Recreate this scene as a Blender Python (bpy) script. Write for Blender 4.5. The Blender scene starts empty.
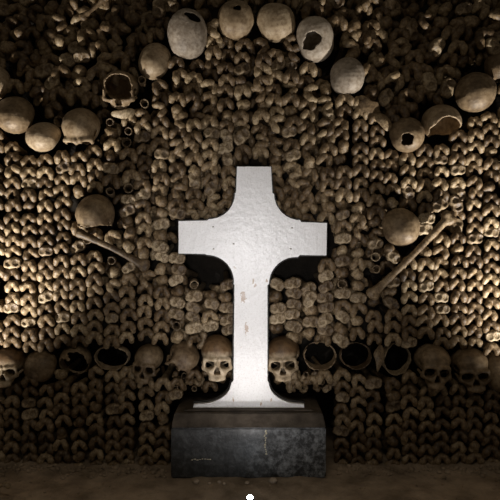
import bpy, math, random
import numpy as np
from mathutils import Vector, Matrix, Euler, Quaternion

C = bpy.context.scene.collection
sc = bpy.context.scene

# ------------------------------------------------------------------ camera
CAMY, CAMZ, F = -2.6, 1.0, 553.0
cam_d = bpy.data.cameras.new('camera'); cam = bpy.data.objects.new('camera', cam_d); C.objects.link(cam)
cam_d.sensor_width = 36; cam_d.lens = F / 500 * 36; cam_d.clip_start = 0.05
cam.location = (0, CAMY, CAMZ); cam.rotation_euler = (math.pi / 2, 0, 0)
sc.camera = cam

# ------------------------------------------------------------------ world, exposure
w = bpy.data.worlds.new('world'); sc.world = w; w.use_nodes = True
w.node_tree.nodes['Background'].inputs[0].default_value = (1.0, 0.86, 0.66, 1)
w.node_tree.nodes['Background'].inputs[1].default_value = 0.06
vs = sc.view_settings
vs.view_transform = 'Standard'; vs.look = 'None'; vs.gamma = 1; vs.use_curve_mapping = False
vs.exposure = 0.0

# ------------------------------------------------------------------ lights (floor uplighters)
def spot(loc, aim, power, size, blend, col, rad):
    d = bpy.data.lights.new('spot_beam', 'SPOT'); d.energy = power; d.spot_size = math.radians(size)
    d.spot_blend = blend; d.color = col; d.shadow_soft_size = rad
    o = bpy.data.objects.new('spot_beam', d); C.objects.link(o)
    o.location = loc
    o.rotation_euler = (Vector(aim) - Vector(loc)).to_track_quat('-Z', 'Y').to_euler()
    return o
LAMP_MID = Vector((0.0, -0.43, 0.0))
LAMP_L = Vector((-1.42, -0.50, 0.0))
LAMP_R = Vector((1.42, -0.50, 0.0))
spot(LAMP_MID + Vector((0, 0.012, 0.055)), (0, 0.02, 1.60), 9.5, 102, 1.0, (1.0, 0.94, 0.90), 0.018)
spot(LAMP_L + Vector((0, 0.012, 0.055)), (-1.10, 0.02, 1.85), 250.0, 78, 1.0, (1.0, 0.94, 0.86), 0.02)
spot(LAMP_R + Vector((0, 0.012, 0.055)), (1.12, 0.02, 1.90), 250.0, 76, 1.0, (1.0, 0.94, 0.86), 0.02)
# the visitor's own torch, held next to the camera
torch = spot((-0.066, -2.70, 0.93), (-0.02, 0, 0.95), 88.0, 31, 1.0, (1.0, 0.975, 0.98), 0.05); torch.name = 'torch_beam'
LAMP_FAR = Vector((0.0, -1.75, 0.0))
spot(LAMP_FAR + Vector((0, 0.012, 0.055)), (0, 0, 0.85), 36.0, 58, 1.0, (1.0, 0.965, 0.95), 0.02)
a_ = bpy.data.lights.new('added_floor_fill', 'AREA'); a_.energy = 9.0; a_.size = 0.9; a_.color = (1.0, 0.88, 0.72)  # unseen overhead fill, added to brighten the floor and bone fronts
gl = bpy.data.objects.new('added_floor_fill', a_); C.objects.link(gl); gl.location = (0, -2.1, 2.55)

# ------------------------------------------------------------------ helpers
def P(px, py, y=0.0):
    d = y - CAMY
    return Vector(((px - 250) * d / F, y, CAMZ - (py - 250) * d / F))

def tag(o, label=None, cat=None, group=None, kind=None):
    if label: o['label'] = label
    if cat: o['category'] = cat
    if group: o['group'] = group
    if kind: o['kind'] = kind
    return o

def link(name, me, parent=None, mat=None):
    o = bpy.data.objects.new(name, me); C.objects.link(o)
    if parent: o.parent = parent
    if mat and not me.materials: me.materials.append(mat)
    return o

def mesh_np(name, V, Q, mat=None, smooth=True):
    me = bpy.data.meshes.new(name)
    V = np.asarray(V, np.float32); Q = np.asarray(Q, np.int32)
    k = Q.shape[1]
    me.vertices.add(len(V)); me.vertices.foreach_set('co', V.ravel())
    me.loops.add(Q.size); me.loops.foreach_set('vertex_index', Q.ravel())
    me.polygons.add(len(Q)); me.polygons.foreach_set('loop_start', np.arange(0, Q.size, k, dtype=np.int32))
    me.polygons.foreach_set('loop_total', np.full(len(Q), k, np.int32))
    me.update(calc_edges=True)
    if smooth: me.polygons.foreach_set('use_smooth', np.ones(len(Q), bool))
    me.validate()
    if mat: me.materials.append(mat)
    return me

def snet(f, lo, hi, h):
    """surface nets of an implicit function (negative inside)"""
    ax = [np.arange(lo[i] - h, hi[i] + 2 * h, h, dtype=np.float32) for i in range(3)]
    X, Y, Z = np.meshgrid(*ax, indexing='ij')
    D = f(X, Y, Z).astype(np.float32)
    D[0], D[-1] = 1, 1; D[:, 0], D[:, -1] = 1, 1; D[:, :, 0], D[:, :, -1] = 1, 1
    D = np.clip(D, -2 * h, 2 * h)
    S = D < 0
    n = np.array(D.shape) - 1
    acc = np.zeros((*n, 3), np.float32); cnt = np.zeros(n, np.float32)
    corners = [(i, j, k) for i in (0, 1) for j in (0, 1) for k in (0, 1)]
    sl = lambda a, c: a[c[0]:n[0] + c[0], c[1]:n[1] + c[1], c[2]:n[2] + c[2]]
    for a in corners:
        for ax_i in range(3):
            if a[ax_i]: continue
            b = list(a); b[ax_i] = 1
            Da, Db = sl(D, a), sl(D, b)
            m = (Da < 0) != (Db < 0)
            t = np.where(m, Da / np.where(m, Da - Db, 1), 0)
            for q in range(3):
                acc[..., q] += m * (a[q] + (t if q == ax_i else 0))
            cnt += m
    act = cnt > 0
    idx = np.full(n, -1, np.int64); idx[act] = np.arange(act.sum())
    ijk = np.argwhere(act)
    V = (ijk + acc[act] / cnt[act][:, None]) * h + np.array([a[0] for a in ax])
    quads = []
    for a in range(3):
        b, c = (a + 1) % 3, (a + 2) % 3
        s0 = [slice(1, n[i]) for i in range(3)]; s0[a] = slice(0, n[a]); 
        s1 = list(s0); s1[a] = slice(1, n[a] + 1)
        A0, A1 = S[tuple(s0)], S[tuple(s1)]
        e = np.argwhere(A0 != A1)
        if not len(e): continue
        flip = A0[tuple(e.T)]
        off = np.array([s.start for s in s0])
        e = e + off
        eb = np.zeros(3, int); eb[b] = 1; ec = np.zeros(3, int); ec[c] = 1
        g = lambda q: idx[tuple(q.T)]
        q = np.stack([g(e - eb - ec), g(e - ec), g(e), g(e - eb)], 1)
        q[~flip] = q[~flip][:, ::-1]
        quads.append(q)
    return V, np.concatenate(quads)

def ell(X, Y, Z, c, r):
    k = np.sqrt(((X - c[0]) / r[0]) ** 2 + ((Y - c[1]) / r[1]) ** 2 + ((Z - c[2]) / r[2]) ** 2)
    return (k - 1) * min(r)
def cap(X, Y, Z, a, b, ra, rb=None):
    rb = ra if rb is None else rb
    a = np.array(a, float); b = np.array(b, float); ab = b - a
    t = ((X - a[0]) * ab[0] + (Y - a[1]) * ab[1] + (Z - a[2]) * ab[2]) / (ab @ ab)
    t = np.clip(t, 0, 1)
    return np.sqrt((X - a[0] - t * ab[0]) ** 2 + (Y - a[1] - t * ab[1]) ** 2 + (Z - a[2] - t * ab[2]) ** 2) - (ra + (rb - ra) * t)
def smin(a, b, k):
    h = np.clip(0.5 + 0.5 * (b - a) / k, 0, 1)
    return b * (1 - h) + a * h - k * h * (1 - h)
def smax(a, b, k): return -smin(-a, -b, k)
def nz(X, Y, Z, s, seed):
    r = np.random.RandomState(seed); o = 0
    for i in range(5):
        d = r.normal(size=3); d /= np.linalg.norm(d); q = s * r.uniform(0.7, 1.7)
        o = o + np.sin((X * d[0] + Y * d[1] + Z * d[2]) * q + r.uniform(0, 6.28))
    return o / 5

# ------------------------------------------------------------------ materials
def newmat(name):
    m = bpy.data.materials.new(name); m.use_nodes = True
    nt = m.node_tree; b = nt.nodes['Principled BSDF']
    return m, nt, b
def ramp(nt, fac, stops):
    r = nt.nodes.new('ShaderNodeValToRGB')
    while len(r.color_ramp.elements) < len(stops): r.color_ramp.elements.new(0.5)
    for e, (p, c) in zip(r.color_ramp.elements, stops): e.position = p; e.color = (*c, 1)
    nt.links.new(fac, r.inputs[0]); return r.outputs[0]
def noise(nt, scale, detail=4, coord='Object', rough=0.6):
    tc = nt.nodes.new('ShaderNodeTexCoord'); n = nt.nodes.new('ShaderNodeTexNoise')
    n.inputs['Scale'].default_value = scale; n.inputs['Detail'].default_value = detail
    n.inputs['Roughness'].default_value = rough
    nt.links.new(tc.outputs[coord], n.inputs['Vector']); return n.outputs[0]
def mixc(nt, fac, a, b, mode='MIX'):
    m = nt.nodes.new('ShaderNodeMix'); m.data_type = 'RGBA'; m.blend_type = mode
    for s, v in ((m.inputs[0], fac), (m.inputs[6], a), (m.inputs[7], b)):
        if isinstance(v, bpy.types.NodeSocket): nt.links.new(v, s)
        elif isinstance(v, (int, float)): s.default_value = v
        else: s.default_value = (*v, 1)
    return m.outputs[2]
def math_n(nt, op, a, b=0.0):
    m = nt.nodes.new('ShaderNodeMath'); m.operation = op
    for s, v in ((m.inputs[0], a), (m.inputs[1], b)):
        if isinstance(v, bpy.types.NodeSocket): nt.links.new(v, s)
        else: s.default_value = v
    return m.outputs[0]
def bump(nt, b, h, dist, strength=1.0):
    n = nt.nodes.new('ShaderNodeBump'); n.inputs['Distance'].default_value = dist; n.inputs['Strength'].default_value = strength
    nt.links.new(h, n.inputs['Height']); nt.links.new(n.outputs[0], b.inputs['Normal'])

def bone_mat(name, dark, mid, light, island=False, rough=0.52, spotscale=26, fscale=120, flo=0.55):
    m, nt, b = newmat(name)
    if island:
        g = nt.nodes.new('ShaderNodeNewGeometry'); rnd = g.outputs['Random Per Island']
    else:
        g = nt.nodes.new('ShaderNodeObjectInfo'); rnd = g.outputs['Random']
    big = noise(nt, spotscale, 5)
    f = math_n(nt, 'ADD', math_n(nt, 'MULTIPLY', rnd, 0.42), math_n(nt, 'MULTIPLY', big, 1.0))
    f = math_n(nt, 'SUBTRACT', f, 0.21)
    col = ramp(nt, f, [(0.22, dark), (0.5, mid), (0.8, light)])
    fine = noise(nt, fscale, 3)
    col = mixc(nt, 1.0, col, ramp(nt, fine, [(0.36, (flo, flo * 0.93, flo * 0.84)), (0.58, (1.1, 1.09, 1.06))]), 'MULTIPLY')
    nt.links.new(col, b.inputs['Base Color'])
    b.inputs['Roughness'].default_value = rough
    b.inputs['Specular IOR Level'].default_value = 0.4
    bump(nt, b, noise(nt, 150, 4), 0.0020, 0.8)
    return m
M = {}
M['bone'] = bone_mat('aged bone', (0.055, 0.033, 0.015), (0.165, 0.113, 0.062), (0.33, 0.253, 0.155))
M['bone_mass'] = bone_mat('aged bone mass', (0.055, 0.033, 0.015), (0.165, 0.113, 0.062), (0.33, 0.253, 0.155), island=True)
M['rim'] = bone_mat('dusty pale bone', (0.075, 0.048, 0.026), (0.20, 0.147, 0.088), (0.37, 0.295, 0.195))
M['skull'] = bone_mat('skull bone', (0.105, 0.072, 0.040), (0.235, 0.172, 0.105), (0.38, 0.30, 0.205), spotscale=17, fscale=60, flo=0.72)
M['skull_brown'] = bone_mat('brown stained skull bone', (0.055, 0.034, 0.018), (0.14, 0.095, 0.055), (0.25, 0.185, 0.115), spotscale=16, fscale=60, flo=0.72)
M['skull_pale'] = bone_mat('pale skull bone', (0.17, 0.14, 0.11), (0.31, 0.265, 0.215), (0.45, 0.39, 0.32), spotscale=17, fscale=60, flo=0.72)

def skull_cap_mat():
    # forehead and vault carry a brown patina of their own, the face is bare pale bone
    m = bone_mat('skull with browned vault', (0.22, 0.17, 0.11), (0.40, 0.32, 0.22), (0.56, 0.47, 0.35), spotscale=16, fscale=60, flo=0.75)
    nt = m.node_tree; b = nt.nodes['Principled BSDF']
    old = b.inputs['Base Color'].links[0].from_socket
    tc = nt.nodes.new('ShaderNodeTexCoord'); sp = nt.nodes.new('ShaderNodeSeparateXYZ'); nt.links.new(tc.outputs['Object'], sp.inputs[0])
    h = math_n(nt, 'ADD', sp.outputs[2], math_n(nt, 'MULTIPLY', noise(nt, 22, 5), 0.05))
    fac = ramp(nt, h, [(0.030, (0, 0, 0)), (0.060, (1, 1, 1))])
    nt.links.new(mixc(nt, fac, old, mixc(nt, 1.0, old, (0.30, 0.22, 0.15), 'MULTIPLY')), b.inputs['Base Color'])
    return m
M['skull_cap'] = skull_cap_mat()

def simple(name, c1, c2, scale, rough, bd=0.0, bscale=60, spec=0.3, detail=6):
    m, nt, b = newmat(name)
    nt.links.new(ramp(nt, noise(nt, scale, detail), [(0.35, c1), (0.65, c2)]), b.inputs['Base Color'])
    b.inputs['Roughness'].default_value = rough; b.inputs['Specular IOR Level'].default_value = spec
    if bd: bump(nt, b, noise(nt, bscale, 6), bd)
    return m
M['earth'] = simple('packed dark earth', (0.009, 0.007, 0.005), (0.022, 0.017, 0.012), 9, 0.95, 0.02, 30)
M['floor'] = simple('trodden dirt', (0.16, 0.12, 0.08), (0.36, 0.28, 0.20), 7, 0.8, 0.008, 45)
M['stone'] = simple('pebble stone', (0.22, 0.17, 0.12), (0.42, 0.34, 0.26), 30, 0.85, 0.002, 90)
M['black'] = simple('black painted edge', (0.012, 0.011, 0.010), (0.03, 0.027, 0.023), 20, 0.6, 0.001)
M['metal'] = simple('dark lamp metal', (0.02, 0.02, 0.02), (0.05, 0.05, 0.05), 30, 0.4)
M['nail'] = simple('painted nail', (0.30, 0.28, 0.26), (0.55, 0.53, 0.50), 90, 0.5)
M['chip'] = simple('cream paint chips', (0.62, 0.56, 0.42), (0.82, 0.77, 0.62), 90, 0.7)

# white cross paint
m, nt, b = newmat('white cross paint'); M['white'] = m
col = ramp(nt, noise(nt, 5, 6), [(0.3, (0.70, 0.695, 0.70)), (0.7, (0.83, 0.83, 0.84))])
tc = nt.nodes.new('ShaderNodeTexCoord'); mp = nt.nodes.new('ShaderNodeMapping'); mp.inputs['Scale'].default_value = (34, 34, 15)
nt.links.new(tc.outputs['Object'], mp.inputs[0]); n2 = nt.nodes.new('ShaderNodeTexNoise'); n2.inputs['Detail'].default_value = 6
n2.inputs['Scale'].default_value = 1.0; nt.links.new(mp.outputs[0], n2.inputs['Vector'])
chips = ramp(nt, n2.outputs[0], [(0.665, (0, 0, 0)), (0.70, (1, 1, 1))])
sp = nt.nodes.new('ShaderNodeSeparateXYZ'); nt.links.new(tc.outputs['Object'], sp.inputs[0])
low = ramp(nt, sp.outputs[2], [(0.60, (1, 1, 1)), (0.70, (0, 0, 0))])     # the paint has flaked only off the shaft
chipmask = mixc(nt, 1.0, chips, low, 'MULTIPLY')
col = mixc(nt, chipmask, col, (0.42, 0.33, 0.25))
col = mixc(nt, 1.0, col, ramp(nt, noise(nt, 120, 3), [(0.33, (0.86, 0.85, 0.84)), (0.5, (1, 1, 1))]), 'MULTIPLY')
for (cx_, cz_, rx_, rz_) in ((-0.034, 0.505, 0.016, 0.034), (-0.018, 0.365, 0.012, 0.030), (0.022, 0.56, 0.008, 0.010)):
    vm = nt.nodes.new('ShaderNodeMapping'); vm.vector_type = 'TEXTURE'; vm.inputs['Location'].default_value = (cx_, 0, cz_); vm.inputs['Scale'].default_value = (rx_, 1, rz_)
    nt.links.new(tc.outputs['Object'], vm.inputs[0]); ln = nt.nodes.new('ShaderNodeVectorMath'); ln.operation = 'LENGTH'; nt.links.new(vm.outputs[0], ln.inputs[0])
    dd = math_n(nt, 'ADD', ln.outputs['Value'], math_n(nt, 'MULTIPLY', math_n(nt, 'SUBTRACT', noise(nt, 75, 5), 0.5), 3.2))
    col = mixc(nt, ramp(nt, dd, [(0.62, (1, 1, 1)), (0.78, (0, 0, 0))]), col, (0.46, 0.37, 0.31))
nt.links.new(col, b.inputs['Base Color']); b.inputs['Roughness'].default_value = 0.26
bump(nt, b, noise(nt, 38, 6), 0.003, 0.7)

# plinth stone
m, nt, b = newmat('black mottled stone'); M['plinth'] = m
mot = noise(nt, 30, 9, rough=0.75)
tc = nt.nodes.new('ShaderNodeTexCoord'); sp = nt.nodes.new('ShaderNodeSeparateXYZ'); nt.links.new(tc.outputs['Object'], sp.inputs[0])
patch = noise(nt, 5.2, 3)
side = ramp(nt, math_n(nt, 'ADD', sp.outputs[0], math_n(nt, 'MULTIPLY', patch, 0.35)), [(0.13, (0, 0, 0)), (0.32, (1, 1, 1))])   # stronger grey bloom on the right half
mottling = mixc(nt, 1.0, ramp(nt, mot, [(0.44, (0, 0, 0)), (0.70, (1, 1, 1))]), mixc(nt, side, (0.22, 0.22, 0.22), (1, 1, 1)), 'MULTIPLY')
col = mixc(nt, mottling, (0.022, 0.023, 0.024), (0.34, 0.36, 0.38))
nt.links.new(col, b.inputs['Base Color']); b.inputs['Roughness'].default_value = 0.38
bump(nt, b, noise(nt, 60, 6), 0.002, 0.6)
M['capstone'] = simple('dirty brown slab', (0.035, 0.026, 0.018), (0.10, 0.08, 0.06), 13, 0.7, 0.003, 60)

# lamp lens
m, nt, b = newmat('lit lamp lens'); M['lens'] = m
b.inputs['Emission Color'].default_value = (0.85, 0.93, 1.0, 1); b.inputs['Emission Strength'].default_value = 60

# ------------------------------------------------------------------ setting: floor and backing
def grid_mesh(nx, nz, fn):
    u, v = np.meshgrid(np.linspace(0, 1, nx), np.linspace(0, 1, nz), indexing='ij')
    V = np.stack(fn(u, v), -1).reshape(-1, 3)
    i, j = np.meshgrid(np.arange(nx - 1), np.arange(nz - 1), indexing='ij')
    a = (i * nz + j).ravel()
    return V, np.stack([a, a + nz, a + nz + 1, a + 1], 1)
def floor_h(x, y):
    return 0.006 * np.sin(x * 5.1 + 1.3) * np.cos(y * 7.3) + 0.004 * np.sin(x * 17 + y * 13) + 0.0025 * np.sin(x * 41 - y * 29) \
        + 0.002 * np.sin(x * 73 + y * 61 + 2) - 0.008
def ff(u, v):
    x = -2.6 + 5.2 * u; y = -3.2 + 3.75 * v
    return x, y, floor_h(x, y)
V, Q = grid_mesh(300, 220, ff)
tag(link('floor', mesh_np('floor', V, Q, M['floor'])), kind='structure')
def wf(u, v):
    x = 2.6 - 5.2 * u; z = -0.05 + 3.0 * v
    return x, 0.50 + 0.03 * np.sin(x * 6) * np.cos(z * 7) + 0.015 * np.sin(x * 19 + z * 23), z
V, Q = grid_mesh(120, 80, wf)
tag(link('wall_back', mesh_np('wall_back', V, Q, M['earth'])), kind='structure')

# ------------------------------------------------------------------ cross
def cross_outline(g=0.0):
    # local metres, x to the right, z up from the foot; measured off the photograph
    s = (2.6 - 0.075) / F
    def q(px, py): return ((px - 250.5) * s, (408 - py) * s)
    def arc(cx, cy, rx, ry, a0, a1, n=14):
        return [(cx + rx * math.cos(math.radians(a0 + (a1 - a0) * i / n)), cy + ry * math.sin(math.radians(a0 + (a1 - a0) * i / n))) for i in range(n + 1)]
    pts = [(237, 166.5), (271, 166.5), (272.5, 193), (274, 194)]
    pts += arc(300, 193, 26, 27, 180, 90)            # upper right hollow
    pts += [(301, 222), (327, 223), (326.5, 255.5), (300, 255), (298, 257)]
    pts += arc(296, 284, 27, 27, 270, 180)           # lower right hollow
    pts += [(267.5, 285), (267.5, 381), (269, 383)]
    pts += arc(301, 383, 32, 21, 180, 90)[1:]
    pts += [(304, 404.5), (304.5, 408), (193, 408), (194, 404.5)]
    pts += arc(199, 383, 32, 21, 90, 0)[:-1]
    pts += [(231.5, 383), (233.5, 381), (234.5, 285), (233.5, 284)]
    pts += arc(207, 282, 27, 27, 0, -90)[::1]
    pts += [(205, 254), (178.5, 253.5), (178.5, 221), (207, 220.5), (209, 219)]
    pts += arc(209, 193, 26, 26, 90, 0)
    pts += [(236, 192.5)]
    o = [q(*p) for p in pts]
    if g:
        n = len(o); r = []
        for i in range(n):
            a, b_, c = Vector(o[i - 1]), Vector(o[i]), Vector(o[(i + 1) % n])
            d = (c - a)
            if d.length < 1e-6: d = Vector((1, 0))
            d.normalize(); nr = Vector((-d.y, d.x))
            r.append((b_.x + nr.x * g, max(0.0, b_.y + nr.y * g)))
        o = r
    return o
def extrude(name, out, y0, y1, mat, bev=0.0):
    import bmesh
    bm = bmesh.new()
    vs_ = [bm.verts.new((x, y0, z)) for x, z in out]
    f = bm.faces.new(vs_)
    r = bmesh.ops.extrude_face_region(bm, geom=[f])
    for v in [e for e in r['geom'] if isinstance(e, bmesh.types.BMVert)]: v.co.y = y1
    bmesh.ops.recalc_face_normals(bm, faces=bm.faces)
    if bev:
        ed = [e for e in bm.edges if abs(e.verts[0].co.y - e.verts[1].co.y) < 1e-6 and abs(e.verts[0].co.y - y0) < 1e-6]
        bmesh.ops.bevel(bm, geom=ed, offset=bev, segments=2, affect='EDGES')
    bmesh.ops.triangulate(bm, faces=[f_ for f_ in bm.faces if len(f_.verts) > 4])
    me = bpy.data.meshes.new(name); bm.to_mesh(me); bm.free(); me.materials.append(mat)
    return me
YC = -0.075
PLZ = CAMZ - 158 * (YC - CAMY) / F            # foot of the cross = top of the plinth
cross = bpy.data.objects.new('grave_cross', None); C.objects.link(cross); cross.location = ((250.5 - 250) * (YC - CAMY) / F, YC, PLZ)
tag(cross, 'large white painted cross with hollowed corners standing on the dark stone plinth', 'cross')
link('painted_face', extrude('painted_face', cross_outline(), 0.0, 0.022, M['white'], 0.0012), cross)
link('backing_board', extrude('backing_board', cross_outline(0.007), 0.0225, 0.058, M['black']), cross)['label'] = 'black backing board edging the white face'
import bmesh
def ico(r, sub=2, sc_=(1, 1, 1), jit=0, seed=0):
    bm = bmesh.new(); bmesh.ops.create_icosphere(bm, subdivisions=sub, radius=r)
    rr = random.Random(seed)
    for v in bm.verts: v.co = Vector((v.co.x * sc_[0], v.co.y * sc_[1], v.co.z * sc_[2])) * (1 + rr.uniform(-jit, jit))
    for f in bm.faces: f.smooth = True
    return bm
def tomesh(bm, name, mat):
    me = bpy.data.meshes.new(name); bm.to_mesh(me); bm.free(); me.materials.append(mat); return me
for px, py in ((213, 227), (213.5, 249), (292, 228), (290.5, 249), (233.5, 244)):
    nme = tomesh(ico(0.0045, 2, (1, 0.35, 1)), 'nail', M['nail'])
    n_ = link('nail', nme, cross); p = P(px, py, YC); n_.location = p - cross.location - Vector((0, 0.0005, 0))

# ------------------------------------------------------------------ plinth
plinth = bpy.data.objects.new('stone_plinth', None); C.objects.link(plinth)
YF = -0.155
plinth.location = ((248.5 - 250) * (YF - CAMY) / F, 0, 0)
tag(plinth, 'low dark mottled stone plinth on the dirt floor carrying the white cross', 'plinth')
hw = 77.5 * (YF - CAMY) / F
ztop = CAMZ - 178 * (YF - CAMY) / F
def slab(x0, x1, y0, y1, z0, z1, mat, name, bev=0.006, seed=0):
    bm = bmesh.new(); bmesh.ops.create_cube(bm, size=1)
    for v in bm.verts: v.co = Vector(((x0 + x1) / 2 + v.co.x * (x1 - x0), (y0 + y1) / 2 + v.co.y * (y1 - y0), (z0 + z1) / 2 + v.co.z * (z1 - z0)))
    bmesh.ops.bevel(bm, geom=bm.edges[:], offset=bev, segments=2, affect='EDGES')
    return tomesh(bm, name, mat)
link('body', slab(-hw, hw, YF, 0.22, -0.01, ztop, M['plinth'], 'body'), plinth)
zc = PLZ - 0.007
link('sloped_slab', (lambda: (lambda bm: tomesh(bm, 'sloped_slab', M['capstone']))(
    (lambda bm: [bmesh.ops.create_cube(bm, size=1), [setattr(v, 'co', Vector((v.co.x * 2 * hw * (1.0 if v.co.z < 0 else 0.965), (0.22 if v.co.y > 0 else (YF if v.co.z < 0 else YC - 0.055)), ztop if v.co.z < 0 else zc))) for v in bm.verts], bmesh.ops.bevel(bm, geom=bm.edges[:], offset=0.004, segments=2, affect='EDGES'), bm][3])(bmesh.new())))(), plinth)['label'] = 'brown dirty slab with sloping edges'
link('foot_slab', slab(-0.29, 0.29, YC - 0.03, 0.15, zc, PLZ, M['capstone'], 'foot_slab', 0.002), plinth)['label'] = 'narrow brown slab under the foot of the cross'
# streak of cream paint chips and a row of dashes on the front face
rnd = random.Random(5)
def chips_obj(pts, name, label):
    bmt = bmesh.new()
    for (px, py, sx, sz) in pts:
        b0 = ico(1, 1, jit=0.25, seed=int(px * 7 + py))
        p = P(px, py, YF) - plinth.location
        for v in b0.verts: v.co = Vector((v.co.x * sx, v.co.y * 0.002, v.co.z * sz)) + p
        me = bpy.data.meshes.new('t'); b0.to_mesh(me); bmt.from_mesh(me); b0.free(); bpy.data.meshes.remove(me)
    o = link(name, tomesh(bmt, name, M['chip']), plinth); o['label'] = label
chips_obj([(265.5 + rnd.uniform(-0.9, 0.9), 431 + i * 2.3, rnd.uniform(0.0025, 0.0058), rnd.uniform(0.004, 0.007)) for i in range(11)], 'paint_streak', 'broken vertical streak of cream paint')
chips_obj([(192 + i * 2.6, 459.5 + rnd.uniform(-0.5, 0.5), rnd.uniform(0.004, 0.007), rnd.uniform(0.0012, 0.0024)) for i in range(8)], 'scratch_row', 'short pale horizontal scratch')

# ------------------------------------------------------------------ floor lamps
def cyl(r0, r1, y0, y1, n, mat, name, axis='Z'):
    bm = bmesh.new(); bmesh.ops.create_cone(bm, cap_ends=True, segments=n, radius1=r0, radius2=r1, depth=y1 - y0)
    for v in bm.verts: v.co.z += (y0 + y1) / 2
    bmesh.ops.bevel(bm, geom=[e for e in bm.edges if len(e.link_faces) == 2 and any(len(f.verts) > 4 for f in e.link_faces)], offset=0.002, segments=2, affect='EDGES')
    return tomesh(bm, name, mat)
def lamp(loc, label):
    t = bpy.data.objects.new('floor_spotlight', None); C.objects.link(t); t.location = loc
    tag(t, label, 'lamp', 'floor spotlights shining up the bone wall')
    link('base', cyl(0.024, 0.022, 0.0, 0.006, 28, M['metal'], 'base'), t)
    h = link('housing', cyl(0.014, 0.017, 0.006, 0.028, 28, M['metal'], 'housing'), t)
    l = link('lens', tomesh(ico(0.012, 3, (1, 1, 0.6)), 'lens', M['lens']), t); l.location = (0, 0, 0.029)
lamp(LAMP_MID, 'small round floor spotlight with glowing lens in front of the plinth')
lamp(LAMP_FAR, 'small round floor spotlight standing on the path well back from the cross')
lamp(LAMP_L, 'small round floor spotlight at the left end of the bone wall')
lamp(LAMP_R, 'small round floor spotlight at the right end of the bone wall')

# ------------------------------------------------------------------ bone shapes (origin at the knobbed end, shaft runs back along +y)
def f_femur(seed, L):
    r = random.Random(seed)
    sp_ = r.uniform(0.9, 1.12); h_ = r.uniform(0.9, 1.1); as_ = r.uniform(-0.10, 0.10); th = r.uniform(0.92, 1.1)
    def f(X, Y, Z):
        cm = 0.01
        a = (-2.45 * sp_ * cm, 2.0 * cm, -2.0 * h_ * cm * (1 + as_)); a2 = (-2.15 * sp_ * cm, 1.35 * cm, -0.5 * cm)
        b = (-1.15 * cm, 1.7 * cm, 1.25 * h_ * cm); c = (1.15 * cm, 1.7 * cm, 1.25 * h_ * cm)
        d2 = (2.15 * sp_ * cm, 1.35 * cm, -0.5 * cm); d = (2.45 * sp_ * cm, 2.0 * cm, -2.0 * h_ * cm * (1 - as_))
        k = 0.006
        s = cap(X, Y, Z, a, a2, 1.24 * th * cm, 1.40 * th * cm)
        s = smin(s, cap(X, Y, Z, a2, b, 1.40 * th * cm, 1.35 * th * cm), k)
        t = smin(cap(X, Y, Z, d, d2, 1.24 * th * cm, 1.40 * th * cm), cap(X, Y, Z, d2, c, 1.40 * th * cm, 1.35 * th * cm), k)
        s = smin(s, t, 0.004)
        s = smin(s, cap(X, Y, Z, (0, 2.3 * cm, 1.35 * cm), (0, 2.8 * cm, 1.1 * cm), 1.0 * cm), 0.005)
        s = smin(s, cap(X, Y, Z, (0, 4.1 * cm, 0.6 * cm), (0, 9.0 * cm, 0.6 * cm), 1.95 * cm, 1.4 * cm), 0.012)
        s = smin(s, cap(X, Y, Z, (0, 8 * cm, 0.5 * cm), (0.002, L, 0.8 * cm), 1.45 * cm, 1.3 * cm), 0.012)
        return s + nz(X, Y, Z, 160, seed) * 0.0011
    return f, (-0.045, -0.005, -0.04), (0.045, L + 0.015, 0.035)
def f_tibia(seed, L):
    r = random.Random(seed); wx = r.uniform(0.92, 1.08); hz = r.uniform(0.88, 1.12); tl = r.uniform(-0.004, 0.004)
    def f(X, Y, Z):
        p = 2.6
        k = (np.abs(X / (0.036 * wx)) ** p + np.abs((Z - tl * np.sign(X)) / (0.0235 * hz)) ** p + np.abs((Y - 0.017) / 0.017) ** p) ** (1 / p)
        s = (k - 1) * 0.018
        s = smax(s, -ell(X, Y, Z, (-0.0155, -0.003, 0.001), (0.0150, 0.0175, 0.0165)), 0.004)
        s = smax(s, -ell(X, Y, Z, (0.0155, -0.003, 0.001), (0.0150, 0.0175, 0.0165)), 0.004)
        s = smax(s, -cap(X, Y, Z, (0, -0.002, -0.032), (0, 0.03, -0.034), 0.012), 0.006)
        s = smin(s, cap(X, Y, Z, (0, 0.028, 0.004), (0, 0.09, 0.004), 0.0205, 0.0135), 0.014)
        s = smin(s, cap(X, Y, Z, (0, 0.085, 0.004), (0, L, 0.002), 0.0135, 0.012), 0.01)
        return s + nz(X, Y, Z, 170, seed) * 0.0012
    return f, (-0.045, -0.005, -0.035), (0.045, L + 0.015, 0.035)
def f_humerus(seed, L):
    r = random.Random(seed); rb = r.uniform(0.0215, 0.025); a = r.uniform(0, 6.28)
    def f(X, Y, Z):
        s = ell(X, Y, Z, (0.003, 0.022, 0.004), (rb, rb * 0.95, rb * 0.96))
        s = smin(s, ell(X, Y, Z, (-0.019, 0.027, -0.006), (0.0145, 0.017, 0.0165)), 0.0035)
        s = smin(s, ell(X, Y, Z, (-0.004, 0.030, -0.020), (0.013, 0.014, 0.011)), 0.003)
        s = smin(s, cap(X, Y, Z, (-0.004, 0.035, -0.002), (0, 0.085, 0), 0.018, 0.0125), 0.012)
        s = smin(s, cap(X, Y, Z, (0, 0.08, 0), (0, L, 0.003), 0.0125, 0.011), 0.01)
        return s + nz(X, Y, Z, 170, seed) * 0.0013
    return f, (-0.045, -0.01, -0.04), (0.04, L + 0.015, 0.035)
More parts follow.
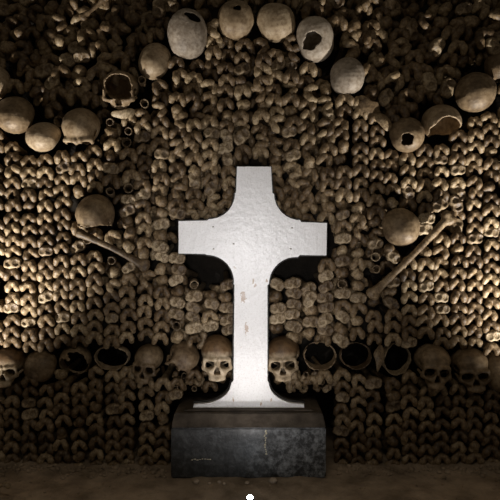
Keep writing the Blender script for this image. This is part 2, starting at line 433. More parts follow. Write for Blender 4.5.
def f_broken(seed, L):
    r = random.Random(seed); ro = r.uniform(0.019, 0.024); e = r.uniform(0.8, 1.0)
    def f(X, Y, Z):
        R = np.sqrt(X ** 2 + (Z / e) ** 2)
        ro_y = 0.0125 + (ro - 0.0125) * np.clip(1 - Y / 0.07, 0, 1)
        s = (R - ro_y) * 0.9
        s = np.maximum(s, -(np.sqrt(X ** 2 + (Z / e) ** 2) - (ro_y - 0.0048)) * 0.9 + np.clip(Y - 0.05, 0, 1))
        s = np.maximum(s, -(Y - 0.004 - 0.006 * nz(X, Y * 0, Z, 130, seed)))
        s = np.maximum(s, Y - L)
        return s + nz(X, Y, Z, 200, seed) * 0.0009
    return f, (-0.032, -0.008, -0.032), (0.032, L + 0.01, 0.032)
KINDS_F = {'femur': (f_femur, 6), 'tibia': (f_tibia, 5), 'humerus': (f_humerus, 4), 'broken_bone': (f_broken, 3)}
MESH, RAW = {}, {}
for kname, (fn, nv) in KINDS_F.items():
    for i in range(nv):
        f, lo, hi = fn(11 + i * 3, 0.30)
        V, Q = snet(f, lo, hi, 0.0036)
        MESH[kname, i] = mesh_np(kname, V, Q, M['rim' if kname in ('broken_bone', 'tibia') else 'bone'])
for i in range(KINDS_F['femur'][1]):
    f, lo, hi = f_femur(11 + i * 3, 0.13)
    RAW[i] = snet(f, lo, hi, 0.0042)

# ------------------------------------------------------------------ skulls
def f_skull(seed, cuts=(), face=True, th=0.006):
    r = random.Random(seed); wd = r.uniform(0.96, 1.04); br = r.uniform(0.85, 1.2); so = r.uniform(0.93, 1.1); fo = r.uniform(-0.004, 0.006)
    def f(X, Y, Z):
        aX = np.abs(X)
        cr = smin(ell(X, Y, Z, (0, 0.012, 0.026), (0.070 * wd, 0.083, 0.062)), ell(X, Y, Z, (0, -0.033, 0.016 + fo), (0.057 * wd, 0.047, 0.056)), 0.02)
        cr = cr + nz(X, Y, Z, 30, seed + 40) * 0.0035 + nz(X, Y, Z, 55, seed + 41) * 0.0016
        inner = cr + th
        s = cr
        if face:
            mx = ell(X, Y, Z, (0, -0.052, -0.046), (0.042, 0.036, 0.042))
            s = smin(s, mx, 0.012)
            s = smin(s, cap(aX, Y, Z, (0.010, -0.083, -0.002), (0.047, -0.066, -0.004), 0.0070 * br, 0.0075), 0.014)
            s = smin(s, cap(aX, Y, Z, (0.047, -0.066, -0.004), (0.052, -0.057, -0.034), 0.0075, 0.0095), 0.010)
            s = smin(s, cap(aX, Y, Z, (0.026, -0.075, -0.048), (0.051, -0.056, -0.038), 0.011, 0.010), 0.008)
            s = smin(s, cap(aX, Y, Z, (0.051, -0.056, -0.038), (0.0605, -0.005, -0.022), 0.0075, 0.005), 0.006)
            s = smin(s, cap(X, Y, Z, (0, -0.083, -0.008), (0, -0.092, -0.030), 0.0065, 0.0055), 0.006)
            s = smin(s, cap(aX, Y, Z, (0.0, -0.083, -0.080), (0.024, -0.068, -0.078), 0.010, 0.010), 0.010)
            # temples, eye sockets, nose, tooth sockets
            s = smax(s, -ell(aX, Y, Z, (0.079, -0.040, -0.002), (0.022, 0.034, 0.030)), 0.010)
            sx = (aX - 0.0290) / (0.0180 * so); sz = (Z + 0.0230 + (aX - 0.03) * 0.10) / (0.0158 * so); sy = (Y + 0.085) / 0.075
            s = smax(s, -(((np.abs(sx) ** 2.7 + np.abs(sz) ** 2.7 + np.abs(sy) ** 2.7) ** (1 / 2.7)) - 1) * 0.017, 0.004)
            nw = 0.0125 * np.clip(0.25 + (-(Z + 0.030)) / 0.028, 0.2, 1.0)
            s = smax(s, -(np.maximum(np.maximum(np.abs(X) - nw, np.abs(Z + 0.0455) - 0.0155), Y + 0.02)), 0.004)
            tz = np.sqrt(((X + 0.0045) % 0.009 - 0.0045) ** 2 + (Z + 0.0915) ** 2) - 0.0030
            s = smax(s, -np.maximum(tz, np.abs(X) - 0.03), 0.001)
            s = smax(s, -(Z + 0.0915 + 0.003 * np.sin(X * 300)), 0.003)
        s = np.maximum(s, -inner)
        for c in cuts:
            s = np.maximum(s, -c(X, Y, Z))
        return s + nz(X, Y, Z, 90, seed) * 0.0010 + nz(X, Y, Z, 260, seed + 1) * 0.0005
    return f, (-0.08, -0.105, -0.10), (0.08, 0.102, 0.096)
def hole(c, r, seed=1, am=0.25):       # jagged hole
    def g(X, Y, Z):
        return ell(X, Y, Z, c, r) + min(r) * am * (nz(X, Y, Z, 120, seed) + 0.6 * nz(X, Y, Z, 300, seed + 5))
    return g
def whole(rot, x, z, rx, rz, seed=1, am=0.3, tilt=0.0):   # hole broken through the side that faces the room
    Rm = np.array(Matrix.Rotation(math.radians(rot[2]), 3, 'Z') @ Matrix.Rotation(math.radians(rot[1]), 3, 'Y') @ Matrix.Rotation(math.radians(rot[0]), 3, 'X'))
    ct, st = math.cos(math.radians(tilt)), math.sin(math.radians(tilt))
    def g(X, Y, Z):
        Zc = Z - 0.022
        xw = Rm[0, 0] * X + Rm[0, 1] * Y + Rm[0, 2] * Zc - x; yw = Rm[1, 0] * X + Rm[1, 1] * Y + Rm[1, 2] * Zc; zw = Rm[2, 0] * X + Rm[2, 1] * Y + Rm[2, 2] * Zc - z
        u = xw * ct + zw * st; v = -xw * st + zw * ct
        k = (np.sqrt((u / rx) ** 2 + (v / rz) ** 2) - 1 + am * (nz(u, 0 * u, v, 90, seed) + 0.7 * nz(u, 0 * u, v, 230, seed + 5))) * min(rx, rz)
        return np.maximum(k, yw * 0.5)
    return g
def ring(back=0.035):   # the far side of the vault is gone too
    return lambda X, Y, Z: (back - Y) + 0.004 * nz(X, Y, Z, 60, 2)
def halfcut(n, d, seed=1, am=0.006):   # remove everything with n.p > d
    n = np.array(n, float); n /= np.linalg.norm(n)
    def g(X, Y, Z):
        return d - (X * n[0] + Y * n[1] + Z * n[2]) + am * (nz(X, Y, Z, 70, seed) + 0.5 * nz(X, Y, Z, 210, seed + 3))
    return g

SK = []      # landmarks: px, py, half width, half height, short name
def skull(px, py, wpx, hpx, rot, y, label, short, cuts=(), face=True, mat='skull', seed=1, kind='face', h=0.0028, th=0.0052, group=None, name='skull'):
    """rot = (pitch, roll, yaw) in degrees; wpx/hpx = size in the photograph"""
    f, lo, hi = f_skull(seed, cuts, face, th)
    V, Q = snet(f, lo, hi, h)
    R = (Matrix.Rotation(math.radians(rot[2]), 3, 'Z') @ Matrix.Rotation(math.radians(rot[1]), 3, 'Y') @ Matrix.Rotation(math.radians(rot[0]), 3, 'X'))
    W = V @ np.array(R).T
    mn, mx_ = W.min(0), W.max(0); ctr = (mn + mx_) / 2; ext = mx_ - mn
    if py > 330: y += 0.016
    px_m = (y - 0.03 - CAMY) / F
    s = 0.5 * (wpx * px_m / ext[0] + hpx * px_m / ext[2])
    # small natural variation of breadth against height, kept within 12 %
    ax_ = max(0.88, min(1.12, wpx * px_m / ext[0] / s)); az_ = max(0.88, min(1.12, hpx * px_m / ext[2] / s))
    W = (W - ctr) * np.array([s * ax_, s, s * az_])
    # back into the skull's own axes so its material sits in its own frame
    B = W @ np.array(R)
    me = mesh_np('skull', B, Q, M[mat])
    o = link(name, me); o.location = P(px, py, y); o.rotation_euler = R.to_euler()
    tag(o, label, 'skull', group)
    SK.append((px, py, wpx / 2, hpx / 2, short))
    return o
TOP = 68         # pitch that turns the crown of the vault to the room
G1, G2 = 'skulls in the curved garland', 'skulls in the straight lower row'
base_cut = halfcut((0, 0.15, -1), 0.030, 4)

# curved garland, following it from the left
skull(-6, 82, 30, 36, (60, 0, 8), 0.045, 'bare skull dome above the garland, cut off by the left edge', 'skull dome above garland at left edge', (), False, 'skull', 21, group=G1)
skull(15, 115, 37, 39, (48, 0, 12), 0.025, 'large brown dome skull with pale broken lower edge, first at garland\'s left end', 'leftmost large garland skull', (halfcut((0.1, -0.75, -1), 0.078, 2),), False, 'skull', 22, group=G1)
skull(43.5, 137, 34, 31, (40, 0, -6), 0.02, 'small dome skull with pale lower rim, lowest in the left dip of garland', 'small dome skull in left dip', (halfcut((0, -0.6, -1), 0.066, 3),), False, 'skull', 23, group=G1)
skull(81, 128, 37, 42, (24, -3, 4), 0.01, 'boxy forehead skull with notched lower edge, right of the small dome skull', 'boxy forehead skull', (halfcut((0, -0.25, -1), 0.030, 6, 0.010), ), True, 'skull', 24, group=G1)
skull(121, 92, 36, 41, (6, 0, 4), 0.035, 'broken hollow skull showing dark round cavity on rising left garland', 'hollow broken skull on left rise', (hole((0, -0.085, 0.012), (0.055, 0.075, 0.055), 7, 0.10), halfcut((0, -1, -0.9), 0.075, 4, 0.012)), True, 'skull_brown', 25, group=G1)
skull(155, 61, 33, 38, (62, 8, -14), 0.03, 'grey-brown mottled skull with rough crown, left of the tall holed skull', 'mottled rough skull', (), False, 'skull', 26, group=G1)
skull(187.5, 35, 40, 46, (112, 0, 0), -0.005, 'tall grey egg-shaped skull with dark slot hole near its top', 'tall grey slot-holed skull', (whole((112, 0, 0), 0.026, 0.046, 0.030, 0.014, 8, 0.3, -32),), False, 'skull_pale', 27, group=G1)
skull(236, 20, 37, 41, (75, 6, 6), 0.02, 'brown skull with small dark hole at top above the cross, left of pair', 'small-holed skull above cross', (whole((75, 6, 6), 0.008, 0.034, 0.015, 0.014, 9, 0.45),), False, 'skull', 28, group=G1)
skull(276, 22.5, 39, 39, (80, -10, -6), 0.02, 'unbroken round brown skull above the cross, right of pair', 'round unbroken skull above cross', (), False, 'skull', 29, group=G1)
skull(315, 40, 38, 44, (100, -14, 6), 0.01, 'grey skull with large ragged pale-rimmed hole, right of the round garland skull', 'ragged-holed grey skull', (whole((100, -14, 6), -0.018, -0.020, 0.031, 0.029, 10, 0.36),), False, 'skull_pale', 30, group=G1)
skull(347.5, 76, 35, 39, (66, 10, 10), 0.02, 'smooth grey egg-shaped skull where the garland descends on the right', 'smooth skull on right descent', (halfcut((0.3, -0.55, -1), 0.088, 5, 0.008),), False, 'skull_pale', 31, group=G1)
skull(407, 134.5, 35, 37, (50, 0, 0), 0.02, 'skull with small black hole low in dome, at right dip of garland', 'black-holed skull in right dip', (whole((50, 0, 0), -0.012, -0.034, 0.022, 0.025, 12, 0.28), halfcut((0, -0.6, -1), 0.085, 3)), False, 'skull', 32, group=G1)
skull(441, 121, 39, 33, (14, 0, -4), 0.03, 'broken skull open below like an arch, beside the black-holed garland skull', 'arch-like broken skull', (whole((14, 0, -4), 0.004, -0.044, 0.058, 0.052, 13, 0.14), halfcut((0, 0, -1), 0.020, 4)), False, 'skull', 33, group=G1)
skull(475.5, 92, 40, 42, (52, 0, -10), 0.02, 'large round skull with pale patch low down, last but one on right', 'large round skull near right edge', (halfcut((-0.1, -0.7, -1), 0.088, 6),), False, 'skull', 34, group=G1)
skull(502, 66, 34, 34, (60, 0, -10), 0.05, 'dim skull dome at the garland\'s right end, cut off by the frame', 'dim dome at garland right end', (), False, 'skull_brown', 35, group=G1)
# the two single skulls over the crossed long bones
skull(95, 211, 38, 35, (14, 0, 6), -0.01, 'lone domed skull with ragged base above the left diagonal bone', 'lone domed skull on left', (halfcut((0, -0.15, -1), 0.004, 9, 0.007),), True, 'skull', 41, name='skull')
skull(401, 227, 38, 39, (64, 0, 0), -0.01, 'lone smooth round skull beside the long diagonal bone on the right', 'lone smooth skull on right', (), False, 'skull', 42)
# straight lower row
skull(9, 365, 31, 37, (-4, 0, 4), 0.02, 'facing skull with two dark sockets at the left end of lower row', 'facing skull at left row end', (), True, 'skull_cap', 51, group=G2)
skull(40, 366, 33, 32, (70, 0, -8), 0.025, 'plain round brown skull dome in lower row, no face showing', 'plain dome in lower row', (), False, 'skull', 52, group=G2)
skull(73.5, 361, 31, 30, (4, 6, 0), 0.035, 'broken skull with thin pale arched rim in lower row beside plain dome', 'thin-rimmed broken skull', (halfcut((0.1, -1, -0.75), 0.012, 5, 0.025), ring()), False, 'skull', 53, h=0.0024, th=0.0036, group=G2)
skull(112, 357, 36, 25, (0, 0, 0), 0.035, 'wide broken oval skull opening, all dark inside, second from left facing skull', 'wide dark oval skull', (halfcut((0, -1, 0), 0.022, 6, 0.022), ring()), False, 'skull', 54, h=0.0024, th=0.0036, group=G2)
skull(148, 362.5, 30, 37, (-2, 7, -6), 0.012, 'small facing skull tilted slightly, midway in lower row left of cross', 'small tilted facing skull', (), True, 'skull', 55, group=G2)
skull(183, 357, 33, 31, (26, 38, 22), 0.02, 'battered skull tipped on its side between two facing skulls', 'tipped battered skull', (halfcut((0.2, -0.3, -1), 0.045, 8),), True, 'skull_brown', 56, group=G2)
skull(217, 356, 33, 42, (-3, 0, 3), -0.005, 'facing skull with dark brown forehead close on the cross\'s left side', 'brown-browed skull left of cross', (), True, 'skull_cap', 57, group=G2)
skull(283, 357, 34, 41, (-3, -3, -4), -0.005, 'facing skull with dark brown forehead close on the cross\'s right side', 'brown-browed skull right of cross', (), True, 'skull_cap', 58, group=G2)
skull(320, 356, 34, 27, (2, 10, 0), 0.03, 'broken open skull with ragged pale lower rim, right of brown-browed skull', 'ragged open skull right of cross', (halfcut((0, -1, 0.5), 0.018, 11, 0.030), ring()), False, 'skull_brown', 59, h=0.0024, th=0.0036, group=G2)
skull(356, 356, 33, 26, (0, 0, 0), 0.035, 'black hollow broken skull left of the pale bone wedge', 'hollow skull beside bone wedge', (halfcut((0.1, -1, 0.45), 0.020, 12, 0.025), ring()), False, 'skull_brown', 60, h=0.0024, th=0.0036, group=G2)
skull(396, 359, 31, 32, (4, 0, 0), 0.035, 'thin-rimmed hollow broken skull between bone wedge and facing skull', 'hollow skull right of wedge', (halfcut((0.15, -1, 0.1), 0.012, 13, 0.018), ring()), False, 'rim', 61, h=0.0024, th=0.0036, group=G2)
skull(433, 365, 35, 42, (-3, 4, -3), 0.012, 'large intact facing skull, the left one of the right-hand pair', 'left skull of right-hand pair', (), True, 'skull', 62, group=G2)
skull(470, 368, 36, 41, (1, -5, -8), 0.012, 'large intact facing skull with high forehead, right one of right-hand pair', 'high-browed facing skull', (), True, 'skull', 63, group=G2)
skull(500, 372, 32, 40, (60, 0, 0), 0.02, 'smooth skull dome at lower row\'s right end, cut off by frame', 'dome at right end of row', (), False, 'skull', 64, group=G2)

# ------------------------------------------------------------------ long bones laid across, wedge, plates
def long_bone(a, b, ra, rb, rs, label, seed, name='long_bone', flat=False, mat='bone'):
    L = (b - a).length
    def f(X, Y, Z):
        bow = 0.006 * np.sin(np.clip(X / L, 0, 1) * math.pi)
        Zb = Z - bow
        s = cap(X, Y, Zb, (0, 0, 0), (L * 0.22, 0, 0), rs * 1.35, rs)
        s = smin(s, cap(X, Y, Zb, (L * 0.2, 0, 0), (L * 0.78, 0, 0), rs, rs * 0.92), 0.01)
        s = smin(s, cap(X, Y, Zb, (L * 0.76, 0, 0), (L, 0, 0), rs * 0.92, rs * 1.5), 0.01)
        # near end: two condyles; far end: head and trochanter
        s = smin(s, ell(X, Y, Z, (0.004, 0, ra * 0.62), (ra * 0.95, ra * 0.9, ra * 0.72)), 0.008)
        s = smin(s, ell(X, Y, Z, (0.004, 0, -ra * 0.62), (ra * 0.85, ra * 0.85, ra * 0.68)), 0.008)
        s = smin(s, ell(X, Y, Z, (L - 0.004, 0, rb * 0.75), (rb * 0.8, rb * 0.75, rb * 0.72)), 0.007)
        s = smin(s, ell(X, Y, Z, (L, 0.0, -rb * 0.6), (rb * 0.75, rb * 0.8, rb * 0.62)), 0.007)
        s = smax(s, -cap(X, Y, Z, (-ra * 1.3, -ra, 0), (-ra * 1.1, ra, 0), ra * 0.5), 0.004)
        return s + nz(X, Y, Z, 120, seed) * 0.0012
    m_ = max(ra, rb) * 1.9
    V, Q = snet(f, (-m_, -m_ * 0.8, -m_), (L + m_, m_ * 0.8, m_), 0.003)
    o = link(name, mesh_np(name, V, Q, M[mat])); o.location = a
    xd = (b - a).normalized(); yd = Vector((0, 1, 0)); zd = xd.cross(yd).normalized(); yd = zd.cross(xd).normalized()
    o.rotation_euler = Matrix((xd, yd, zd)).transposed().to_euler()
    tag(o, label, 'bone'); return o
long_bone(P(449, 217, -0.040), P(372, 294, -0.050), 0.028, 0.025, 0.0155, 'long grey-brown bone laid diagonally across the wall below lone smooth skull', 3)
long_bone(P(79, 233, -0.042), P(145, 266, -0.048), 0.016, 0.024, 0.015, 'dark long bone laid diagonally below the lone domed skull on the left', 5)
long_bone(P(106, -4, 0.02), P(82, 17, 0.03), 0.017, 0.016, 0.010, 'loose slanting long bone at the top edge of the bone heap', 7)

def plate(px, py, y, w_, h_, rot, label, seed, name='bone_fragment', curv=0.35, mat='bone', tri=0.0):
    def f(X, Y, Z):
        n1 = nz(X, Y * 0, Z, 75, seed)
        wz = w_ / 2 * (1 - tri * (0.5 - Z / h_))
        R = np.sqrt((X / wz) ** 2 + (Z / (h_ / 2)) ** 2) - 1 - 0.30 * n1
        yy = Y - curv * (X ** 2 + Z ** 2) / max(w_, h_) * 2
        s = np.maximum(R * min(w_, h_) / 2 * 0.8, np.abs(yy - 0.006 * nz(X, Y * 0, Z, 60, seed + 9)) - 0.0035 - 0.003 * (1 - np.clip(R + 1, 0, 1)))
        return s + nz(X, Y, Z, 160, seed + 2) * 0.0008
    V, Q = snet(f, (-w_ * 0.75, -0.03, -h_ * 0.75), (w_ * 0.75, 0.06, h_ * 0.75), 0.003)
    o = link(name, mesh_np(name, V, Q, M[mat])); o.location = P(px, py, y); o.rotation_euler = [math.radians(a) for a in rot]
    tag(o, label, 'bone'); return o
plate(379, 361, -0.045, 0.070, 0.120, (0, 4, 0), 'pale narrow wedge of bone standing between two hollow broken skulls', 3, tri=0.9, mat='rim')
plate(368, 108, -0.005, 0.13, 0.085, (14, 24, 5), 'flat grey fragment of pelvis bone between smooth and black-holed garland skulls', 6, 'pelvis_fragment')
plate(385, 122, -0.012, 0.09, 0.06, (-10, 50, 0), 'small flat bone fragment touching the black-holed garland skull', 9)
plate(123, 114, -0.006, 0.11, 0.050, (28, -8, 12), 'jagged strip of broken bone under the hollow broken garland skull', 12, mat='rim')
plate(88, 240, -0.010, 0.045, 0.04, (0, 10, 0), 'thin curved shell fragment under the left diagonal bone', 14, mat='rim', curv=-0.6)
long_bone(P(204, 334, -0.012), P(200, 346, -0.014), 0.012, 0.012, 0.010, 'short pale bone stub standing above the tipped battered skull', 11, 'bone_stub', mat='rim')
long_bone(P(-2, 486, -0.34) + Vector((0, 0, 0.0)), P(8, 486, -0.34), 0.008, 0.008, 0.007, 'small pale bone stub lying on dirt at the floor\'s left edge', 13, 'bone_stub', mat='rim')

# ------------------------------------------------------------------ packed bones
rnd = random.Random(77)
ARC = [(-40, 100), (0, 105), (25, 128), (43, 137), (81, 128), (119, 92), (155, 60), (187, 33), (235, 14), (276, 14), (315, 36), (347, 72), (375, 112), (407, 134), (441, 122), (475, 92), (500, 62), (560, 40)]
def arc_y(x):
    for (x0, y0), (x1, y1) in zip(ARC, ARC[1:]):
        if x0 <= x <= x1: return y0 + (y1 - y0) * (x - x0) / (x1 - x0)
    return 100
def segdist(px, py, a, b):
    ax, ay = a; bx, by = b; t = ((px - ax) * (bx - ax) + (py - ay) * (by - ay)) / ((bx - ax) ** 2 + (by - ay) ** 2)
    t = max(0, min(1, t)); return math.hypot(px - ax - t * (bx - ax), py - ay - t * (by - ay))
def blocked(px, py, y):
    for (sx, sy, a, b_, _) in SK:
        if ((px - sx) / (a + (3.2 if sy > 330 else 4.2))) ** 2 + ((py - sy) / (b_ + (1.0 if sy > 330 else 2.8))) ** 2 < 1: return True
    # pockets round the cross
    if 183 < px < 322 and 252 < py < 283 and not (px < 190 and py > 275): return True
    if 229 < px < 272 and 160 < py < 402: return True
    if 176 < px < 330 and 222 < py < 254: return True
    if 177 < px < 232 and py > 388 - max(0, (px - 205)) * 0.28 : return True
    if 268 < px < 326 and py > 386 : return True
    if 163 < px < 338 and py > 404: return True
    if segdist(px, py, (447, 219), (369, 293)) < 6.2: return True
    if segdist(px, py, (79, 233), (146, 267)) < 5.6: return True
    if abs(px - 378.5) < 6 and abs(py - 362) < 13: return True
    return False
bones = []     # kind, px, py, y, roll, tilt x, tilt z, scale
def choose(px, py):
    z_, k_ = choose_in(px, py)
    return (z_, k_ if -14 < px < 514 else 'femur')
def choose_in(px, py):
    ay = arc_y(max(-40, min(550, px)))
    d = rnd.random()
    if py < ay - 6: return ('heap', 'femur' if d < 0.60 else 'humerus' if d < 0.80 else 'tibia' if d < 0.95 else 'broken_bone')
    near = (165 < px < 355 and 250 < py < 350)
    if near: return ('near', 'tibia' if d < 0.62 else 'femur' if d < 0.78 else 'humerus' if d < 0.95 else 'broken_bone')
    if (98 < px < 172 and 190 < py < 285) or (330 < px < 402 and 200 < py < 305): return ('ball', 'humerus' if d < 0.45 else 'tibia' if d < 0.75 else 'femur' if d < 0.95 else 'broken_bone')
    if 150 < px < 345 and py < 225: return ('mid', 'femur' if d < 0.8 else 'tibia' if d < 0.9 else 'humerus')
    if 100 < px < 150 and py < 200: return ('mid', 'femur' if d < 0.6 else 'humerus' if d < 0.8 else 'tibia' if d < 0.92 else 'broken_bone')
    if 390 < px < 470 and 190 < py < 240 and d < 0.4: return ('mid', 'tibia')
    return ('row', 'femur' if d < 0.87 else 'tibia' if d < 0.95 else 'humerus')
PX, PY = 16.6, 11.7
col_i = 0
x = -121.6
while x < 625:
    ph = rnd.uniform(0, PY); drift = rnd.uniform(-0.012, 0.012)
    y_ = 474 - ph
    while y_ > 8:
        px = x + drift * (y_ - 250) + rnd.uniform(-1.1, 1.1); py = y_ + rnd.uniform(-0.8, 0.8)
        step = PY
        zone, kind = choose(px, py)
        if zone != 'heap':
            if not blocked(px, py, 0):
                dep = 0.010 * math.sin(px * 0.05 + 1) * math.cos(py * 0.043) + rnd.uniform(-0.009, 0.009)
                if zone == 'row': roll = rnd.gauss(0, 10); sc_ = rnd.uniform(0.97, 1.12)
                elif zone == 'mid': roll = rnd.choice((0, 0, 0, 0, 25, -25, 70, -75)) + rnd.gauss(0, 13); px += rnd.uniform(-1.8, 1.8); sc_ = rnd.uniform(1.02, 1.2); dep += rnd.uniform(-0.01, 0.012)
                elif zone == 'ball': roll = rnd.uniform(-60, 60); sc_ = rnd.uniform(0.98, 1.15); dep += rnd.uniform(-0.005, 0.018)
                else: roll = rnd.gauss(0, 22); sc_ = rnd.uniform(1.04, 1.16)
                if kind == 'broken_bone': roll = rnd.uniform(0, 360)
                if kind == 'humerus': roll += rnd.uniform(-70, 70)
                bones.append([kind, px, py, dep, roll, rnd.gauss(0, 4) + (0 if zone == 'row' else rnd.gauss(0, 6)), rnd.gauss(0, 5), sc_])
                if kind == 'tibia': step = PY * 0.93
        y_ -= step
    x += PX; col_i += 1
# deeper knuckles seen through the gaps of the front layer
back = []
yb = -14.0; row = 0
while yb < 470:
    xb = -66.0 + (row % 2) * 9
    while xb < 570:
        zn, _ = choose(xb, yb)
        if zn in ('heap', 'mid', 'ball', 'near') and not blocked(xb, yb, 0):
            up = max(0, arc_y(max(-40, min(550, xb))) - yb) if zn == 'heap' else 0
            back.append(['femur', xb + rnd.uniform(-3, 3), yb + rnd.uniform(-3, 3), 0.066 + up * 0.0007 + rnd.uniform(-0.006, 0.02), rnd.gauss(0, 15), rnd.gauss(0, 8), rnd.gauss(0, 8), rnd.uniform(1.0, 1.15)])
        xb += 18
    yb += 14; row += 1
# small broken ends heaped between the two browned skulls and the cross foot
for j in range(4):
    for i in range(7):
        for sgn in (-1, 1):
            px = 250 + sgn * (24 + i * 10.5 + (j % 2) * 5) + rnd.uniform(-1.5, 1.5); py = 375 + j * 7.0 + rnd.uniform(-1, 1) - max(0, 3 - i) * 0.5
            lim = 384 + min(14, abs(px - 250) * 0.2 - 4)
            if blocked(px, py, 0) and not (abs(px - 250) > 22 and py < lim): continue
            if any(((px - sx) / (a + 2)) ** 2 + ((py - sy) / (b_ + 1)) ** 2 < 1 for sx, sy, a, b_, _ in SK) or abs(px - 250) < 20 or abs(px - 250) > 82: continue
            bones.append([rnd.choice(('humerus', 'tibia', 'femur', 'humerus', 'broken_bone')), px, py, 0.02 + rnd.uniform(-0.01, 0.02), rnd.uniform(0, 360), rnd.gauss(0, 12), rnd.gauss(0, 12), rnd.uniform(0.62, 0.80)])
# loose heap above the garland
hp = []
y_ = -16.0; row = 0
while y_ < 132:
    x = -124 + (row % 2) * 9.5
    while x < 625:
        px = x + rnd.uniform(-3.4, 3.4); py = y_ + rnd.uniform(-3, 3)
        if py < arc_y(max(-40, min(550, px))) - 6 and not blocked(px, py, 0):
            _, kind = choose(px, min(py, arc_y(max(-40, min(550, px))) - 8))
            up = max(0, arc_y(max(-40, min(550, px))) - py)
            dep = 0.012 + up * 0.0007 + rnd.uniform(-0.022, 0.026)
            bones.append([kind, px, py, dep, rnd.gauss(0, 42), rnd.gauss(4, 13), rnd.gauss(0, 15), rnd.uniform(1.12, 1.38)])
        x += 17.4
    y_ += 12.4; row += 1

# ---- where each bone is, in words
LM = [(a, b_, w_, h_, 'the ' + s_) for (a, b_, w_, h_, s_) in SK]
LM += [(254, 166, 17, 3, "the cross's top end"), (178, 237, 3, 16, "the cross's left arm tip"), (327, 239, 3, 16, "the cross's right arm tip"),
       (195, 406, 3, 3, "the cross foot's left corner"), (303, 406, 3, 3, "the cross foot's right corner"),
       (171, 428, 2, 2, "the plinth's left top corner"), (326, 428, 2, 2, "the plinth's right top corner"),
       (234, 300, 2, 2, "the cross shaft's upper left edge"), (267, 300, 2, 2, "the cross shaft's upper right edge"),
       (447, 219, 8, 8, "the right diagonal bone's top end"), (371, 291, 7, 8, "the right diagonal bone's lower end"),
       (146, 267, 7, 7, "the left diagonal bone's lower end"), (0, 463, 1, 1, "the wall base's left corner"), (500, 463, 1, 1, "the wall base's right corner"),
       (0, 0, 1, 1, "the picture's top left corner"), (500, 0, 1, 1, "the picture's top right corner"),
       (0, 250, 1, 1, "the left edge's midpoint"), (500, 250, 1, 1, "the right edge's midpoint")]
DIR = ['right of', 'up and right of', 'above', 'up and left of', 'left of', 'down and left of', 'below', 'down and right of']
ORD = ['nearest', 'second', 'third', 'fourth', 'fifth', 'sixth', 'seventh', 'eighth', 'ninth', 'tenth', 'eleventh', 'twelfth']
KW = {'femur': 'notched femur knuckle', 'tibia': 'oval tibia end', 'humerus': 'ball-headed humerus end', 'broken_bone': 'hollow broken shaft end'}
best = {}
for kn in KW:
    ids = [i for i, b_ in enumerate(bones) if b_[0] == kn and -4 < b_[1] < 504 and -4 < b_[2] < 474]
    for li, (lx, ly, lw, lh, ls) in enumerate(LM):
        sect = {}
        for i in ids:
            dx, dy = bones[i][1] - lx, ly - bones[i][2]
            k8 = int(round(math.degrees(math.atan2(dy, dx)) / 45)) % 8
            sect.setdefault(k8, []).append((math.hypot(dx, dy), i))
        for k8, lst in sect.items():
            lst.sort()
            for rk, (d, i) in enumerate(lst[:12]):
                sc0 = rk + d / 60
                if i not in best or sc0 < best[i][0]: best[i] = (sc0, rk, k8, ls)
def label_of(i):
    kn = bones[i][0]
    if i not in best: return None
    _, rk, k8, ls = best[i]
    return f'{KW[kn]}, {ORD[rk]} {DIR[k8]} {ls}'

def xf(b_):
    kind, px, py, y, roll, tx, tz, s = b_
    R = Euler((math.radians(tx), 0, math.radians(tz))).to_matrix() @ Matrix.Rotation(math.radians(roll), 3, 'Y')
    return P(px, py, y), R, s
inview = lambda b_: -2 < b_[1] < 502 and -2 < b_[2] < 470
fem = [i for i, b_ in enumerate(bones) if b_[0] == 'femur']
fem_sorted = sorted(fem, key=lambda i: (not inview(bones[i]), -bones[i][7] / (2.6 + bones[i][3])))
solo = set(fem_sorted[:300])
GR = {'femur': 'femur knuckles packed in the bone wall', 'tibia': 'tibia ends packed in the bone wall', 'humerus': 'humerus heads packed in the bone wall', 'broken_bone': 'hollow broken bones in the bone wall'}
proto = {}
mv, mq, off = [], [], 0
nsolo = 0
for i, b_ in enumerate(bones):
    kind = b_[0]; loc, R, s = xf(b_)
    var = i % KINDS_F[kind][1]
    if kind == 'femur' and i not in solo:
        V, Q = RAW[var]
        mv.append((V * s) @ np.array(R).T + np.array(loc)); mq.append(Q + off); off += len(V); continue
    lb = label_of(i)
    if kind != 'femur' and lb is None: continue
    if (kind, var) not in proto:
        o = link(kind, MESH[kind, var]); proto[kind, var] = o
    else:
        o = proto[kind, var].copy(); C.objects.link(o)
    o.location = loc; o.rotation_euler = R.to_euler(); o.scale = (s, s, s)
    tag(o, lb, 'bone', GR[kind]); nsolo += 1
for i, b_ in enumerate(back):
    loc, R, s = xf(b_); V, Q = RAW[i % KINDS_F['femur'][1]]
    mv.append((V * s) @ np.array(R).T + np.array(loc)); mq.append(Q + off); off += len(V)
me = mesh_np('femur', np.concatenate(mv), np.concatenate(mq), M['bone_mass'])
tag(link('packed_femurs', me), 'mass of the smaller notched femur knuckles filling the wall between the others', 'bones', 'femur knuckles packed in the bone wall', 'stuff')
print('BONES', len(bones), 'solo', nsolo, 'mass', len(mv), 'verts', off, {k: sum(b_[0] == k for b_ in bones) for k in KW})

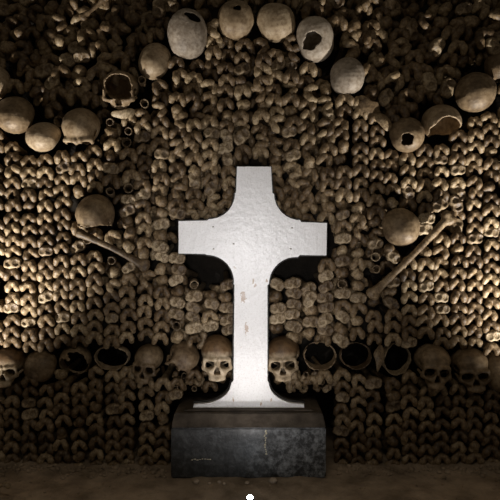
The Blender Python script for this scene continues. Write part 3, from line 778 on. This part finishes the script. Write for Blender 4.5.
# ------------------------------------------------------------------ stones and rubble on the floor
def stone(px, py, r, label, seed, mat='stone', name='stone'):
    # find the depth where this pixel row meets the floor
    d = F * CAMZ / (py - 250); y = d + CAMY
    bm = ico(r, 3, (1.0, 0.8, 0.7), 0.0)
    for v in bm.verts:
        n_ = float(nz(np.array(v.co.x), np.array(v.co.y), np.array(v.co.z), 1.6 / r, seed)); v.co *= 1 + 0.22 * n_
    o = link(name, tomesh(bm, name, M[mat]))
    xw = (px - 250) * d / F
    o.location = (xw, y, float(floor_h(xw, y)) + r * 0.5)
    tag(o, label, 'stone', 'loose stones in front of the plinth'); return o
stone(273, 480, 0.020, 'pale rounded stone against the plinth foot, largest of the loose stones', 1)
stone(247, 482, 0.011, 'small brown stone on the dirt directly behind the glowing lamp', 2)
stone(196, 481, 0.015, 'dark stone by the left end of the plinth foot, larger of two close together', 3)
stone(219, 482, 0.010, 'small dark stone at the plinth foot between the left stones and lamp', 4)
stone(224, 483.5, 0.008, 'smallest stone on the dirt, just left of the lamp', 5)
stone(209, 482.5, 0.009, 'little dark stone just right of the larger dark stone', 6)
mv, mq, off = [], [], 0
bm = ico(1.0, 2); bm.verts.ensure_lookup_table()
IV = np.array([v.co[:] for v in bm.verts]); IQ = np.array([[v.index for v in f.verts] for f in bm.faces]); bm.free()
rs = np.random.RandomState(4)
for i in range(900):
    x = rs.uniform(-1.5, 1.5); y = -0.03 - abs(rs.normal(0, 0.055)) if i < 620 else rs.uniform(-0.6, -0.05)
    if abs(x) < 0.38 and y > -0.20: continue
    r = rs.uniform(0.004, 0.013) if i < 620 else rs.uniform(0.002, 0.006)
    V = IV * r * np.array([1, rs.uniform(0.6, 1), rs.uniform(0.5, 0.9)]) * (1 + 0.13 * rs.normal(size=(len(IV), 1)))
    a = rs.uniform(0, 6.28); c_, s_ = math.cos(a), math.sin(a)
    V = V @ np.array([[c_, -s_, 0], [s_, c_, 0], [0, 0, 1]]) + np.array([x, y, float(floor_h(x, y)) + r * 0.3])
    mv.append(V); mq.append(IQ + off); off += len(V)
tag(link('rubble', mesh_np('rubble', np.concatenate(mv), np.concatenate(mq), M['floor'])), 'crumbs of dirt and bone strewn along the foot of the bone wall', 'rubble', None, 'stuff')
